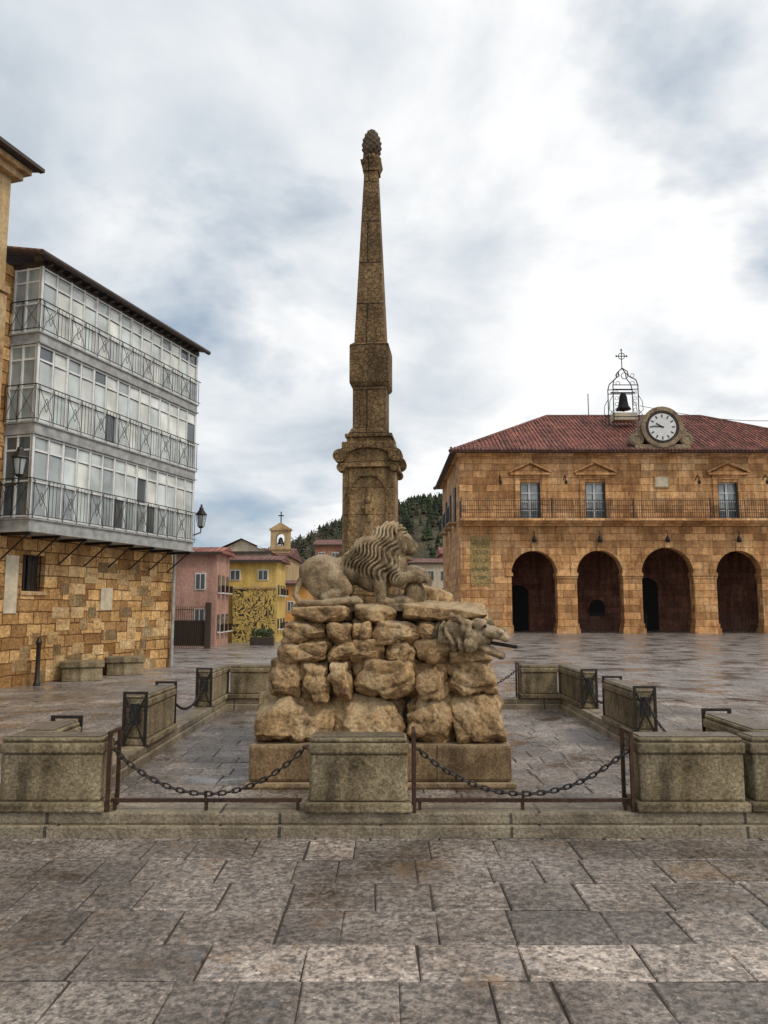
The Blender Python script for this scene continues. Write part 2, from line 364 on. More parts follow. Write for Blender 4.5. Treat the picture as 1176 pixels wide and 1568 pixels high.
block(-.56,.19,YF-.01,YF+.28,[(-1,'r'),(1,'x')])
block(1.83,2.63,YF,YF+.28,[(-1,'x')])
block(2.655,3.4,YF,YF+.28,[(1,'r')])
block(2.82,3.12,6.07,7.0,[(1,'y')])
block(-2.8,-2.5,8.4,9.5,[(-1,'y'),(1,'y')])
block(2.83,3.13,9.0,10.2,[(-1,'y'),(1,'y')])
block(-2.5,-1.85,12.6,12.88,[(1,'x')])
block(-2.8,-2.52,11.6,12.88,[(-1,'y')])
block(2.2,2.82,12.6,12.88,[(-1,'x')])
block(2.84,3.12,11.4,12.88,[(-1,'y')])
block(-.4,.5,12.6,12.88,[(-1,'x'),(1,'x')])
for a,b in((-1.99,-.6),(.23,1.79)):
    r=MB();r.box(a,b,YF+.07,YF+.1,.235,.26);n=2
    for i in range(n+1):
        X=a+(b-a)*(.02+.96*i/n);r.box(X-.012,X+.012,YF+.075,YF+.095,.17,.24)
    r.cyl(((a+b)/2,YF+.06,.25),((a+b)/2,YF+.06,.32),.01)
    r.obj('low_iron_rail',[M_rust])
def torus(mb,M,a=.021,bb=.012,mr=.0062,n=12,m=6):
    vs=[];fs=[]
    for i in range(n):
        t=2*math.pi*i/n
        cx=a*math.cos(t)+(.012 if math.cos(t)>0 else -.012)*(abs(math.cos(t))>.05);cy=bb*math.sin(t)*1.25
        d=Vector((math.cos(t),math.sin(t),0))
        for j in range(m):
            u=2*math.pi*j/m
            vs.append(Vector((cx,cy,0))+d*math.cos(u)*mr+Vector((0,0,math.sin(u)*mr)))
    for i in range(n):
        for j in range(m): fs.append((i*m+j,((i+1)%n)*m+j,((i+1)%n)*m+(j+1)%m,i*m+(j+1)%m))
    mb.add(vs,fs,0,True,M)
def chain(p1,p2,low):
    p1=Vector(p1);p2=Vector(p2);mb=MB()
    def f(t):
        q=p1.lerp(p2,t);q.z-= (q.z-low)*(1-abs(2*t-1)**2.1) ;return q
    S=[f(i/200) for i in range(201)];Ls=[0]
    for a,b in zip(S[:-1],S[1:]):Ls.append(Ls[-1]+(b-a).length)
    n=int(Ls[-1]/.05);j=0
    for i in range(n):
        s_=Ls[-1]*(i+.5)/n
        while Ls[j+1]<s_:j+=1
        d=(S[j+1]-S[j]).normalized();q=S[j]
        up=Vector((0,0,1)) if abs(d.z)<.95 else Vector((1,0,0))
        s2=d.cross(up).normalized();u2=s2.cross(d)
        if i%2:s2,u2=u2,-s2
        M=Matrix(((d.x,s2.x,u2.x,q.x),(d.y,s2.y,u2.y,q.y),(d.z,s2.z,u2.z,q.z),(0,0,0,1)))
        torus(mb,M)
    mb.obj('chain',[M_iron])
yc=YF+.05
chain((-1.98,yc,.62),(-.57,yc,.63),.3)
chain((.24,yc,.62),(1.79,yc,.62),.3)
chain((-2.62,6.6,.62),(-2.62,8.35,.62),.3)
chain((-2.62,9.55,.62),(-2.62,11.55,.62),.3)
chain((2.97,7.05,.62),(2.97,8.95,.62),.3)
chain((2.97,10.25,.62),(2.97,11.35,.62),.34)
chain((-1.8,12.7,.62),(-.45,12.7,.62),.3)
chain((.55,12.7,.62),(2.15,12.7,.62),.3)

# ------------------------------------------------------------------ monument
CX,CY=-.05,8.8
ped=empty('rock_pedestal',(0,0,0))
b=MB()
b.box(-1.27,1.2,7.15,10.45,.0,.07)
b.box(-1.23,1.16,7.19,10.4,.07,.40)
b.obj('plinth',[M_mon],ped,bevel=.03)
core=MB()
core.frus(CX,8.85,.4,1.6,2.0,2.7,1.45,2.2)
M_gap=plain('joint_stone',(.06,.038,.02),.9)
core.obj('core',[M_gap],ped)
def boulder(mb,c,h,seed,k=4.5,amp=.11,n=13,rz=0,mat=0,ry=0,lean=(0,0),flat=0):
    idx={};vs=[];fs=[]
    T=Matrix.Translation(c)@Matrix.Rotation(rz,4,'Z')@Matrix.Rotation(ry,4,'Y')
    off=Vector((seed*3.1,seed*1.7,seed*.9));rd=random.Random(seed)
    sv=Vector((rd.uniform(-.6,.6),.3,1)).normalized() if rd.random()<.6 else Vector((1,.3,rd.uniform(-.5,.5))).normalized()
    cut=[(Vector((rd.uniform(-1,1),-rd.uniform(.4,1),rd.uniform(-1,1))).normalized(),rd.uniform(.84,.98)) for _ in range(5)]
    def vid(p):
        key=(round(p[0],4),round(p[1],4),round(p[2],4))
        if key not in idx:
            q=Vector(p);m=(abs(q.x)**k+abs(q.y)**k+abs(q.z)**k)**(1/k);q=q/m
            for cn,cd in cut:
                e=q.dot(cn)-cd*1.15
                if e>0:q=q-cn*e*.85
            w=Vector((q.x*h[0],q.y*h[1],q.z*h[2]))
            s=w*3.2+off
            d=noise.noise(s*.8)*.8+noise.noise(s*2.2)*.45+noise.noise(s*5)*.26+noise.noise(s*12)*.14
            ph=w.dot(sv)*17+noise.noise(s*.7)*4.5
            d+=.42*(abs(math.sin(ph))-.6)
            w=w+q.normalized()*d*amp*(.45+min(h)*1.2)
            zz_=(w.z/h[2]+1)*.5
            w.x+=lean[0]*zz_;w.y+=lean[1]*zz_
            idx[key]=len(vs);vs.append(T@w)
        return idx[key]
    for ax in range(3):
        for sg in(-1,1):
            for i in range(n):
                for j in range(n):
                    P=[]
                    for a,b_ in((i,j),(i+1,j),(i+1,j+1),(i,j+1)):
                        u=math.tan((-1+2*a/n)*.74)/math.tan(.74);v=math.tan((-1+2*b_/n)*.74)/math.tan(.74)
                        q=[0,0,0];q[ax]=sg;q[(ax+1)%3]=u;q[(ax+2)%3]=v;P.append(vid(q))
                    fs.append(tuple(P) if sg>0 else tuple(P[::-1]))
    mb.add(vs,fs,mat,True)
rk=MB();rr=random.Random(11);sd_=1
def brow(xs,z0,z1,yf,dep=.42,k=9,amp=.1,n=28,lean=0,ends=0):
    global sd_
    m_=len(xs)-1
    for i,(a,b_) in enumerate(zip(xs[:-1],xs[1:])):
        sd_+=1;w_=(b_-a)/2
        lx=ends if i==0 else(-ends if i==m_-1 else 0)
        boulder(rk,((a+b_)/2,yf+dep/2+rr.uniform(-.02,.02),(z0+z1)/2+rr.uniform(-.01,.01)),(w_*.985,dep/2,(z1-z0)/2*1.02),sd_,k,amp,n=n,rz=rr.uniform(-.06,.06),ry=rr.uniform(-.04,.04),lean=(lx,lean))
# front face: broad flared course, then upright blocks, then ledges
brow([-1.25,-.50,.20,.68,1.18],.37,.80,7.17,.62,8,.09,n=38,lean=.16,ends=.10)
brow([-1.08,-.79,-.52,-.29,.32,.62,1.08],.78,1.14,7.28,.5,8,.10,lean=.05,ends=.04)
brow([-1.0,-.55,-.29,.02,.3,.62,1.03],1.12,1.32,7.34,.5,9,.10,ends=.02)
brow([-.96,-.55,-.30,-.1,.34,.70],1.30,1.49,7.36,.5,9,.10)
brow([.66,1.0],1.2,1.5,7.45,.5,8,.10)
brow([-.88,-.32],1.49,1.635,7.36,.9,10,.08)
brow([-.27,.13],1.48,1.66,7.46,.7,10,.07)
brow([.19,1.02],1.49,1.68,7.36,.9,10,.07)
def brow_side(xc,ys,z0,z1,dep=.45):
    global sd_
    for a,b_ in zip(ys[:-1],ys[1:]):
        sd_+=1;boulder(rk,(xc+rr.uniform(-.02,.02),(a+b_)/2,(z0+z1)/2),(dep/2,(b_-a)/2*1.0,(z1-z0)/2*1.03),sd_,8,.1,n=16)
for s in(-1,1):
    cx=CX
    brow_side(cx+s*.94,[7.7,8.3,9.0,9.6,10.3],.37,.79,.5)
    brow_side(cx+s*.83,[7.7,8.2,8.9,9.4,10.1],.78,1.13,.5)
    brow_side(cx+s*.76,[7.7,8.4,8.9,9.5,10.0],1.12,1.48,.45)
    brow_side(cx+s*.66,[8.1,8.7,9.3,9.9],1.47,1.64,.5)
brow([-1.2,-.6,.1,.7,1.13],.36,.78,9.9,.5,n=12);brow([-1.0,-.4,.2,.6,1.05],.76,1.13,9.8,.5,n=12)
brow([-.9,-.3,.3,.95],1.12,1.47,9.7,.5,n=12);brow([-.82,-.2,.3,.9],1.45,1.63,9.3,.7,n=12)
for (x_,y_,z_,s_) in((.42,8.45,1.72,.16),(.6,8.8,1.7,.16),(-.6,8.7,1.68,.16),(.3,9.3,1.7,.16),(.55,9.2,1.72,.13)):
    sd_+=1;boulder(rk,(x_,y_,z_),(s_,s_,s_*.8),sd_,3,.16,n=14)
rk.obj('rocks',[M_rock],ped)
def remesh(mb,name,mats,voxel,parent=None,loc=(0,0,0),rz=0,disp=None,smooth=3):
    t=mb.obj(name+'_t',mats)
    m=t.modifiers.new('r','REMESH');m.mode='VOXEL';m.voxel_size=voxel;m.use_smooth_shade=True
    s=t.modifiers.new('s','SMOOTH');s.iterations=smooth;s.factor=.5
    dg=C.evaluated_depsgraph_get();me=bpy.data.meshes.new_from_object(t.evaluated_get(dg))
    bpy.data.objects.remove(t)
    if disp:
        me.update()
        nn=[v.normal.copy() for v in me.vertices]
        for v,n_ in zip(me.vertices,nn): v.co=v.co+n_*disp(v.co,n_)
        me.update()
    if not me.materials:
        for m_ in mats: me.materials.append(m_)
    for q in me.polygons:q.use_smooth=True
    o=bpy.data.objects.new(name,me);C.collection.objects.link(o);o.location=loc;o.rotation_euler=(0,0,rz)
    if parent:o.parent=parent
    return o
# gargoyle water spout at the right front
gq=MB()
gq.ell((0,0,0),(.2,.15,.13));gq.ell((.17,0,.045),(.16,.11,.06),(0,R(14),0));gq.ell((.32,0,.0),(.05,.075,.045))
gq.ell((.16,0,-.12),(.14,.09,.04),(0,R(26),0));gq.ell((.27,0,-.17),(.045,.06,.035))
for s in(-1,1):
    gq.ell((.1,s*.09,.12),(.08,.05,.05));gq.ell((.3,s*.05,.05),(.035,.03,.03));gq.ell((-.05,s*.14,.06),(.1,.04,.08))
    gq.ell((.0,s*.12,-.08),(.1,.06,.08));gq.limb([((.02,s*.13,.12),.04),((-.14,s*.19,.2),.02)])
gq.ell((-.2,0,0),(.25,.2,.16))
def gd(c,n): return .012*noise.noise(c*22)+.014*math.sin(c.x*70+noise.noise(c*6)*5)*(c.x<0)
go=remesh(gq,'gargoyle_head',[M_lion],.012,ped,(.84,7.35,1.37),R(-30),gd,1)
sp_=MB();sp_.cyl((.12,0,-.05),(.44,0,-.09),.017,mat=0)
for s in(-1,1): sp_.ell((.165,s*.105,.1),(.02,.015,.018),n=6)
sp_.obj('spout_pipe',[M_iron],go)

# lion
def build_lion(name,loc,rz):
    l=MB()
    l.ell((.27,0,.31),(.25,.19,.21));l.ell((.52,0,.35),(.3,.165,.15));l.ell((.8,0,.35),(.25,.19,.22))
    for s in(-1,1):
        l.ell((.29,s*.14,.25),(.17,.085,.2),(0,R(28),0))
        l.limb([((.4,s*.16,.27),.1),((.51,s*.18,.16),.072),((.3,s*.19,.075),.048),((.34,s*.2,.045),.045),((.56,s*.2,.04),.045)])
        l.ell((.6,s*.2,.045),(.075,.06,.045))
        for t in(-1,0,1): l.ell((.655,s*.2+t*.032,.035),(.03,.018,.028),n=7)
    l.limb([((.85,.12,.34),.1),((.88,.14,.18),.07),((.9,.14,.05),.055)]);l.ell((.95,.14,.04),(.09,.06,.045))
    l.limb([((.86,-.13,.34),.1),((.85,-.15,.2),.07),((.86,-.15,.04),.055)]);l.ell((.92,-.16,.035),(.08,.055,.04))
    l.limb([((.95,-.12,.36),.1),((1.02,-.17,.25),.075),((1.12,-.17,.28),.055),((1.22,-.15,.28),.055)])
    l.ell((1.26,-.15,.265),(.065,.06,.05))
    for t in(-1,0,1): l.ell((1.315,-.15+t*.033,.24),(.026,.018,.032),n=7)
    l.ell((1.2,-.05,.12),(.11,.14,.13));l.ell((1.1,-.02,.04),(.2,.17,.07))
    l.ell((.8,0,.48),(.28,.235,.24),(0,R(-25),0));l.ell((.93,0,.6),(.2,.205,.22));l.ell((.64,0,.46),(.24,.19,.13),(0,R(-18),0))
    l.ell((.95,0,.42),(.16,.19,.22));l.ell((.98,0,.73),(.13,.14,.12));l.ell((.87,0,.32),(.13,.2,.15));l.ell((1.05,0,.38),(.08,.13,.15))
    l.ell((1.07,0,.63),(.12,.11,.13));l.ell((1.155,0,.565),(.075,.07,.055));l.ell((1.135,0,.478),(.06,.055,.032),(0,R(12),0))
    l.ell((1.222,0,.59),(.02,.036,.024),n=8);l.limb([((1.11,0,.68),.042),((1.21,0,.61),.03)])
    for s in(-1,1):
        l.ell((1.12,s*.065,.685),(.045,.036,.02),(0,R(20),0),n=8);l.ell((1.175,s*.045,.55),(.045,.036,.04),n=8)
        l.ell((1.07,s*.1,.58),(.055,.035,.065),n=8);l.ell((1.02,s*.13,.73),(.028,.035,.045),n=8)
        l.ell((1.14,s*.07,.65),(.018,.014,.016),n=8)
    l.limb([((.06,-.05,.28),.035),((.0,-.13,.1),.032),((.06,-.24,.03),.03),((.25,-.29,.02),.03),((.42,-.29,.03),.045),((.5,-.28,.04),.03)])
    l.box(-.02,1.25,-.2,.2,-.06,.012)
    def disp(c,n):
        f=max(0,min(1,(c.x-(.47+.15*noise.noise(c*4)))/.08))
        face=1.045 if c.z<.72 else 1.14
        f*=max(0,min(1,(face-c.x)/.03))
        f*=max(0,min(1,(c.z-(.22+max(0,.8-c.x)*.5))/.06))
        k_=.45+.5*(1.0-c.x)
        u=(c.x*.85-c.z*k_)+abs(c.y)*.35;v=c.z
        u+=.030*math.sin(v*24+c.x*9+c.y*5)+.05*noise.noise(Vector((c.x*4,c.y*4,c.z*4)))
        lk=1-abs(math.sin(u*58))*1.9
        m=.021*f*lk+.016*f*noise.noise(c*11)
        rib=.006*(1-f)*math.sin(c.x*48)*max(0,1-abs(c.x-.56)/.1) if c.z>.25 else 0
        return m+rib+.004*noise.noise(c*25)*(1-f)+.007*noise.noise(c*7)
    return remesh(l,name,[M_lion],.0095,None,loc,rz,disp,2)
build_lion('lion_statue',(-.89,7.86,1.66),0)
l2=build_lion('lion_statue',(.62,9.62,1.64),R(180))

# obelisk
ob=empty('obelisk',(-.15,8.8,0),R(-6))
o=MB()
o.box(-.36,.36,-.36,.36,1.5,1.75);o.box(-.32,.32,-.32,.32,1.75,1.85)
o.box(-.29,.29,-.29,.29,1.85,3.2)
o.box(-.335,.335,-.335,.335,3.2,3.25)
o.box(-.30,.30,-.30,.30,3.25,3.5)
o.obj('die',[M_die],ob,bevel=.008)
o=MB()
o.box(-.25,.25,-.25,.25,3.5,3.56);o.box(-.27,.27,-.27,.27,3.56,3.6)
o.frus(0,0,3.6,3.68,.48,.48,.4,.4)
o.box(-.192,.192,-.192,.192,3.68,4.17)
o.frus(0,0,4.17,4.21,.4,.4,.46,.46)
o.box(-.228,.228,-.228,.228,4.21,4.66)
o.frus(0,0,4.66,4.7,.46,.46,.37,.37)
o.frus(0,0,4.7,6.88,.36,.36,.165,.165)
o.box(-.1,.1,-.1,.1,6.88,6.92)
o.obj('shaft',[M_obel],ob,bevel=.008)
o=MB()
for s in(-1,1):
    y0,y1=(-.345,-.29) if s<0 else(.29,.345)
    o.arc(0,2.93,.49,.57,R(52),R(128),y0,y1,14)
    o.arc(0,2.9,.2,.225,R(0),R(180),y0+.02*(s<0),y1-.02*(s>0),16)
    for sx in(-1,1): o.box(sx*.2125-.0125,sx*.2125+.0125,y0+.02*(s<0),y1-.02*(s>0),1.95,2.9)
o.arc(0,2.93,.49,.57,R(52),R(128),-.29,.29,14)
for sx in(-1,1):
    for yy in((-.37,-.2),(.2,.37)):
        o.cyl((sx*.315,yy[0],3.33),(sx*.315,yy[1],3.33),.075,n=18)
        o.cyl((sx*.3,yy[0]+.02,3.2),(sx*.3,yy[1]-.02,3.2),.05,n=14)
o.obj('pediment_moulding',[M_obel],ob,bevel=.005)
o=MB()
o.ell((0,-.3,2.72),(.05,.025,.07));o.ell((0,-.3,2.83),(.028,.02,.04))
o.ell((.02,-.3,2.62),(.03,.02,.05));o.ell((-.05,-.3,2.74),(.03,.018,.025));o.ell((.05,-.3,2.74),(.03,.018,.025))
o.obj('carved_emblem',[M_die],ob)
o=MB()
o.frus(0,0,6.92,7.01,.19,.19,.25,.25)
for i in range(4):
    a=R(45+90*i);o.ell((.11*math.cos(a),.11*math.sin(a),6.99),(.045,.045,.05),n=8)
for i in range(10):
    a=2*math.pi*i/10;o.ell((.085*math.cos(a),.085*math.sin(a),7.06),(.035,.035,.045),n=8)
o.cyl((0,0,7.01),(0,0,7.12),.075,n=14)
M_cone=stone('cone_stone',(.05,.035,.022),(.11,.08,.05),(.18,.13,.08),sc=6,fine=50,bump=.8)
o.obj('capital',[M_obel],ob)
o=MB();n=48;m=72;vs=[];fs=[]
for i in range(m+1):
    t=i/m;z=7.09+.38*t;r=.115*math.sin(math.pi*min(1,(.18+.82*t)))**.62 if t<1 else .003
    for j in range(n):
        a=2*math.pi*j/n
        d=abs(math.sin(4*a+t*16))*abs(math.sin(4*a-t*16))
        rr_=max(.003,r+.02*(d-.4)*(r>.03));vs.append((rr_*math.cos(a),rr_*math.sin(a),z))
for i in range(m):
    for j in range(n): fs.append((i*n+j,i*n+(j+1)%n,(i+1)*n+(j+1)%n,(i+1)*n+j))
o.add(vs,fs,0,True);o.obj('pine_cone_finial',[M_cone],ob)

# ------------------------------------------------------------------ left building with glazed galleries
lb=empty('glazed_gallery_building',(-7.75,15.8,0),R(72.67))
b=MB()
b.wall(-.62,6.2,0,8.78,.35,[(.43,1.1,1.97,2.74)],0)
b.box(5.85,6.2,.35,8,0,8.78);b.box(-.62,-.3,.35,8,0,8.78)
b.obj('walls',[M_sand],lb)
b=MB();b.box(.43,1.1,.2,.23,1.97,2.74,0)
for i in range(6): b.box(.46+i*.12,.475+i*.12,.1,.115,1.97,2.74,1)
b.box(.38,1.15,-.04,.12,1.89,1.965,2)
b.box(.745,.785,.16,.199,1.97,2.74,1)
b.obj('window',[M_dkwood,M_iron,M_hallt],lb)
b=MB();b.box(3.0,3.45,-.025,0.0,1.55,2.1);b.box(-.05,.3,-.03,0,1.5,2.7);b.obj('plaque',[M_cream],lb,bevel=.01)
M_blk=stone('sandstone_block',(.34,.18,.075),(.6,.39,.175),(.7,.52,.31),sc=1.7,fine=16,bump=1.0,dist=.03,tint=True)
b=MB();rg=random.Random(31)
for i in range(90):
    X=rg.uniform(.2,5.7);Z=.02+.27*rg.randint(0,9);w_=rg.uniform(.2,.5)
    if X<1.4 and Z>1.6: continue
    if 2.6<X<3.5 and 1.2<Z<2.2: continue
    dd=.006+.012*(i/90);b.box(X,X+w_,-dd,-.001,Z+.012,Z+.258,0,None,rg.choice([.4,.6,.85,1.0,1.15]))
b.obj('proud_blocks',[M_blk],lb,bevel=.006)
gx0,gx1,gy=-.25,5.85,-.7;nb=14;bw=(gx1-gx0)/nb
b=MB()
for z0,z1 in((3.14,3.42),(5.14,5.4),(7.05,7.3)):
    b.box(gx0-.03,gx1+.03,gy-.05,-.002,z0+.03,z1-.03,0)
    b.box(gx0-.06,gx1+.06,gy-.09,-.002,z1-.028,z1,1);b.box(gx0-.06,gx1+.06,gy-.09,-.002,z0,z0+.028,1)
b.obj('floor_bands',[M_band,M_band],lb)
b=MB();gl=MB();rl=MB();rg=random.Random(5)
for fi,(z0,z1) in enumerate(((3.42,5.14),(5.4,7.05),(7.3,8.72))):
    h=z1-z0;tr=[z0+.04,z0+h*.44,z1-.32,z1-.03]
    for i in range(nb+1):
        X=gx0+i*bw;wd=.03 if i%2==0 else .02
        b.box(X-wd,X+wd,gy-.035,gy+.035,z0,z1,0)
        b.box(X+wd+.001,X+wd+.014,gy-.03,gy+.03,z0,z1,1)
    for z in tr:
        b.box(gx0,gx1,gy-.025,gy+.025,z-.02,z+.02,0);b.box(gx0,gx1,gy-.022,gy+.022,z-.03,z-.0201,1)
    for i in range(nb):
        X=gx0+i*bw
        for za,zb in((z0,z0+h*.44),(z0+h*.44,z1-.32),(z1-.32,z1)):
            mi=rg.choices([0,1,2,3],[6,5,2,.4])[0]
            if fi==0 and za==z0: mi=rg.choice([0,2,2,3])
            tl=rg.uniform(-.012,.012)
            gl.add([(X,gy+tl,za),(X+bw,gy-tl,za),(X+bw,gy-tl,zb),(X,gy+tl,zb)],[(0,1,2,3)],mi)
    for X in(gx0,gx1):
        for yy in(gy,gy/2,-.04): b.box(X-.03,X+.03,yy-.02,yy+.02,z0,z1,0)
        for z in tr: b.box(X-.02,X+.02,gy,-.01,z-.018,z+.018,0)
        gl.add([(X,gy,z0),(X,0,z0),(X,0,z1),(X,gy,z1)],[(0,1,2,3)],2 if fi else 3)
    yr=gy-.1;zt=z0+h*.46
    rl.box(gx0-.1,gx1+.1,yr-.009,yr+.009,zt,zt+.018);rl.box(gx0-.1,gx1+.1,yr-.007,yr+.007,z0+.05,z0+.064)
    for i in range(nb+1):
        X=gx0+i*bw;rl.box(X-.006,X+.006,yr-.006,yr+.006,z0,zt)
    for i in range(nb):
        X=gx0+i*bw
        if i%2==0:
            for s in(-1,1):
                pts=[(X+bw/2+s*(bw/2-.03)*math.cos(t*math.pi),yr,z0+.08+(zt-z0-.1)*t) for t in[q/10 for q in range(11)]]
                rl.tube(pts,.0065,5)
            zc=(z0+zt)/2
            for sx in(-1,1):
                pts=[(X+bw/2+sx*.06*math.sin(t*math.pi),yr,zc-.14+.28*t) for t in[q/6 for q in range(7)]];rl.tube(pts,.006,5)
        else:
            for q in range(1,4): rl.box(X+bw*q/4-.0035,X+bw*q/4+.0035,yr-.0035,yr+.0035,z0+.06,zt)
    X=gx0-.1
    rl.box(X-.01,X+.01,yr,-.02,zt,zt+.018);rl.box(X-.008,X+.008,yr,-.02,z0+.05,z0+.064)
    for yy in(gy-.1,gy/2,-.03): rl.box(X-.005,X+.005,yy-.005,yy+.005,z0,zt)
    for ya,yb in((yr,gy/2),(gy/2,-.03)):
        rl.tube([(X,ya,z0+.07),(X,yb,zt)],.006,5);rl.tube([(X,ya,zt),(X,yb,z0+.07)],.006,5)
b.obj('glazing_bars',[M_frame,M_dkwood],lb);gl.obj('glass',M_g,lb);rl.obj('railings',[M_iron],lb)
b=MB()
for i in range(8):
    X=gx0+.05+i*(gx1-gx0-.1)/7
    b.box(X-.025,X+.025,gy-.02,-.002,3.08,3.138)
    b.tube([(X,gy+.05,3.09),(X,-.02,2.6)],.018,6)
b.obj('iron_brackets',[M_iron],lb)
b=MB()
zE=8.84;sl=.22;X0,X1=-.62,6.0;ye=-.93;dz=(5-ye)*sl
b.add([(X0,ye,zE),(X1,ye,zE),(X1,5,zE+dz),(X0,5,zE+dz),(X0,ye,zE+.04),(X1,ye,zE+.04),(X1,5,zE+.04+dz),(X0,5,zE+.04+dz)],[(0,1,2,3),(4,5,6,7),(0,1,5,4),(1,2,6,5),(3,0,4,7)],0)
X=X0+.06
while X<X1:
    b.cyl((X,ye-.02,zE+.04),(X,5,zE+.04+dz),.05,.05,8,1);X+=.14
b.box(gx0-.05,gx1+.05,gy-.06,-.002,8.72,8.83,0)
for i in range(22): b.box(-.5+i*.29,-.44+i*.29,ye+.03,-.7,8.74,8.83,0)
b.tube([(X0,ye-.06,zE+.0),(X1+.03,ye-.06,zE-.0)],.06,10,2)
b.obj('roof',[M_dkwood,M_tile2,M_dkwood],lb)
b=MB();b.cyl((5.98,-.12,0),(5.98,-.12,8.7),.045,n=10);b.obj('drainpipe',[M_band],lb)
nbd=empty('ochre_stone_building',(-7.75,15.8,0),R(72.67))
b=MB()
b.wall(-12,-.64,0,10.55,.4,[(-3.2,-2.2,5.2,7.2)],0,y=-.12)
b.box(-1.0,-.64,.3,8,0,10.55)
b.box(-12,-.56,-.2,-.121,8.05,8.2,1);b.box(-12,-.5,-.3,.6,10.551,10.7,1);b.box(-12,-.4,-.42,.6,10.702,10.82,1);b.box(-1.15,-.6,-.16,-.122,0,8.0,1)
b.obj('walls_and_cornice',[M_ochre,M_hallt],nbd)
b=MB();b.box(-3.2,-2.2,.0,.05,5.2,7.2,0);b.box(-2.73,-2.67,-.03,-.005,5.2,7.2,1);b.box(-3.2,-2.2,-.03,-.005,6.2,6.26,1);b.obj('window',[M_g[3],M_white],nbd)
b=MB();b.add([(-12,-.6,10.83),(-.25,-.6,10.83),(-.25,6,12.0),(-12,6,12.0)],[(0,1,2,3)]);b.box(-12,-.25,-.62,-.5,10.822,10.9)
b.obj('roof',[M_dkwood],nbd)

# street lanterns
def lantern(loc,wallp):
    e=empty('wall_lantern',loc);b=MB()
    r0,r1=.09,.15
    b.cyl((0,0,-.3),(0,0,-.25),.05,.1,6,0,False)
    for i in range(6):
        a=R(60*i);b.cyl((r0*math.cos(a),r0*math.sin(a),-.25),(r1*math.cos(a),r1*math.sin(a),.08),.01,n=5)
    b.cyl((0,0,.08),(0,0,.11),.18,.17,6,0,False);b.cyl((0,0,.11),(0,0,.24),.16,.06,6,0,False);b.cyl((0,0,.24),(0,0,.3),.07,.05,8)
    b.ell((0,0,.34),(.03,.03,.05),n=8);b.cyl((0,0,-.25),(0,0,.06),.08,.135,6,1,False)
    w_=Vector(wallp)-Vector(loc)
    b.tube([(0,0,-.3),(0,0,-.42),w_*.3+Vector((0,0,-.5)),w_*.7+Vector((0,0,-.38)),w_+Vector((0,0,-.36))],.018,6)
    b.tube([w_*.5+Vector((0,0,-.45)),w_+Vector((0,0,-.75))],.014,6);b.cyl(w_+Vector((0,0,-.85)),w_+Vector((0,0,-.25)),.025)
    b.obj('lantern_body',[M_iron,M_g[2]],e)
lantern((-7.25,15.05,4.5),(-7.95,15.1,4.5))
lantern((-5.2,21.7,4.15),(-5.85,21.6,4.15))
for (x,y) in((-6.75,17.5),(-6.3,19.0)):
    b=MB();b.box(-.42,.42,-.22,.22,0,.3);b.box(-.46,.46,-.26,.26,.302,.44)
    b.obj('stone_bench',[M_fence],None,(x,y,0),R(20),.02)
b=MB();b.lathe([(.07,0),(.07,.06),(.045,.09),(.045,.85),(.06,.87),(.06,.92),(.045,.94),(.03,1.0),(0.001,1.02)],0,0,14)
b.obj('iron_bollard',[M_iron],None,(-7.25,16.35,0))

# ------------------------------------------------------------------ town hall
th=empty('town_hall',(0,47.5,0))
cx=[9.27,13.32,17.5,21.9,26.0];hw=[1.4,1.42,1.6,1.4,1.4];BK=5.6
b=MB()
b.wall(4.73,30,0,6.8,.7,[(c-h,c+h,0,3.67,True) for c,h in zip(cx,hw)],0)
b.wall(4.73,30,7.0,11.05,.6,[(c-.62,c+.62,7.0,9.35) for c in(9.13,13.2,21.5,25.6)],0)
b.box(4.73,30,.0,.6,6.8,7.0)
b.box(4.73,5.3,.7,14,0,11.05);b.box(29.4,30,.7,14,0,11.05);b.box(5.3,29.4,13.4,14,0,11.05)
b.obj('walls',[M_hall],th)
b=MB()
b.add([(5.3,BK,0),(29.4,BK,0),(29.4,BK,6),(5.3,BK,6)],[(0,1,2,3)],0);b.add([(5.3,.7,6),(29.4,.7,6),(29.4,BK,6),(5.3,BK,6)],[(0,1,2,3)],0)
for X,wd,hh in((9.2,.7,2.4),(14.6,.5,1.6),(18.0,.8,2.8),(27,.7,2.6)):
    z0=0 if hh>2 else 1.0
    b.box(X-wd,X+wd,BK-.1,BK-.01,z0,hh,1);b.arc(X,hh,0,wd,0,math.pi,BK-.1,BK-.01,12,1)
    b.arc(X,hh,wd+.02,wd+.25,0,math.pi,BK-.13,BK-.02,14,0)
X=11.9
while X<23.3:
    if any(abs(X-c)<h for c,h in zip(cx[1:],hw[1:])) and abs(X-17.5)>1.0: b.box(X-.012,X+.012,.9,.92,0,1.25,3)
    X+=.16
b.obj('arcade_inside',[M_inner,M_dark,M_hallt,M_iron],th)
b=MB()
xs=[(cx[i]+hw[i],cx[i+1]-hw[i+1]) for i in range(4)]+[(27.4,28.6)]
for a,c in xs:
    b.box(a-.07,c+.07,-.07,.77,3.5,3.7);b.box(a-.04,c+.04,-.04,.74,3.36,3.498);b.box(a-.06,c+.06,-.06,.76,.301,.6);b.box(a-.12,c+.12,-.12,.82,0,.3)
    m_=(a+c)/2;b.box(m_-.04,m_+.04,-.015,0,3.7,6.4)
b.box(7.5,7.95,-.07,.77,3.5,3.7);b.box(4.65,7.93,-.06,-.0,0,.5)
for c,h in zip(cx,hw):
    b.arc(c,3.67,h,h+.42,0.02,math.pi-.02,-.03,0.0,30);b.box(c-.13,c+.13,-.1,0.0,3.67+h-.02,3.67+h+.5)
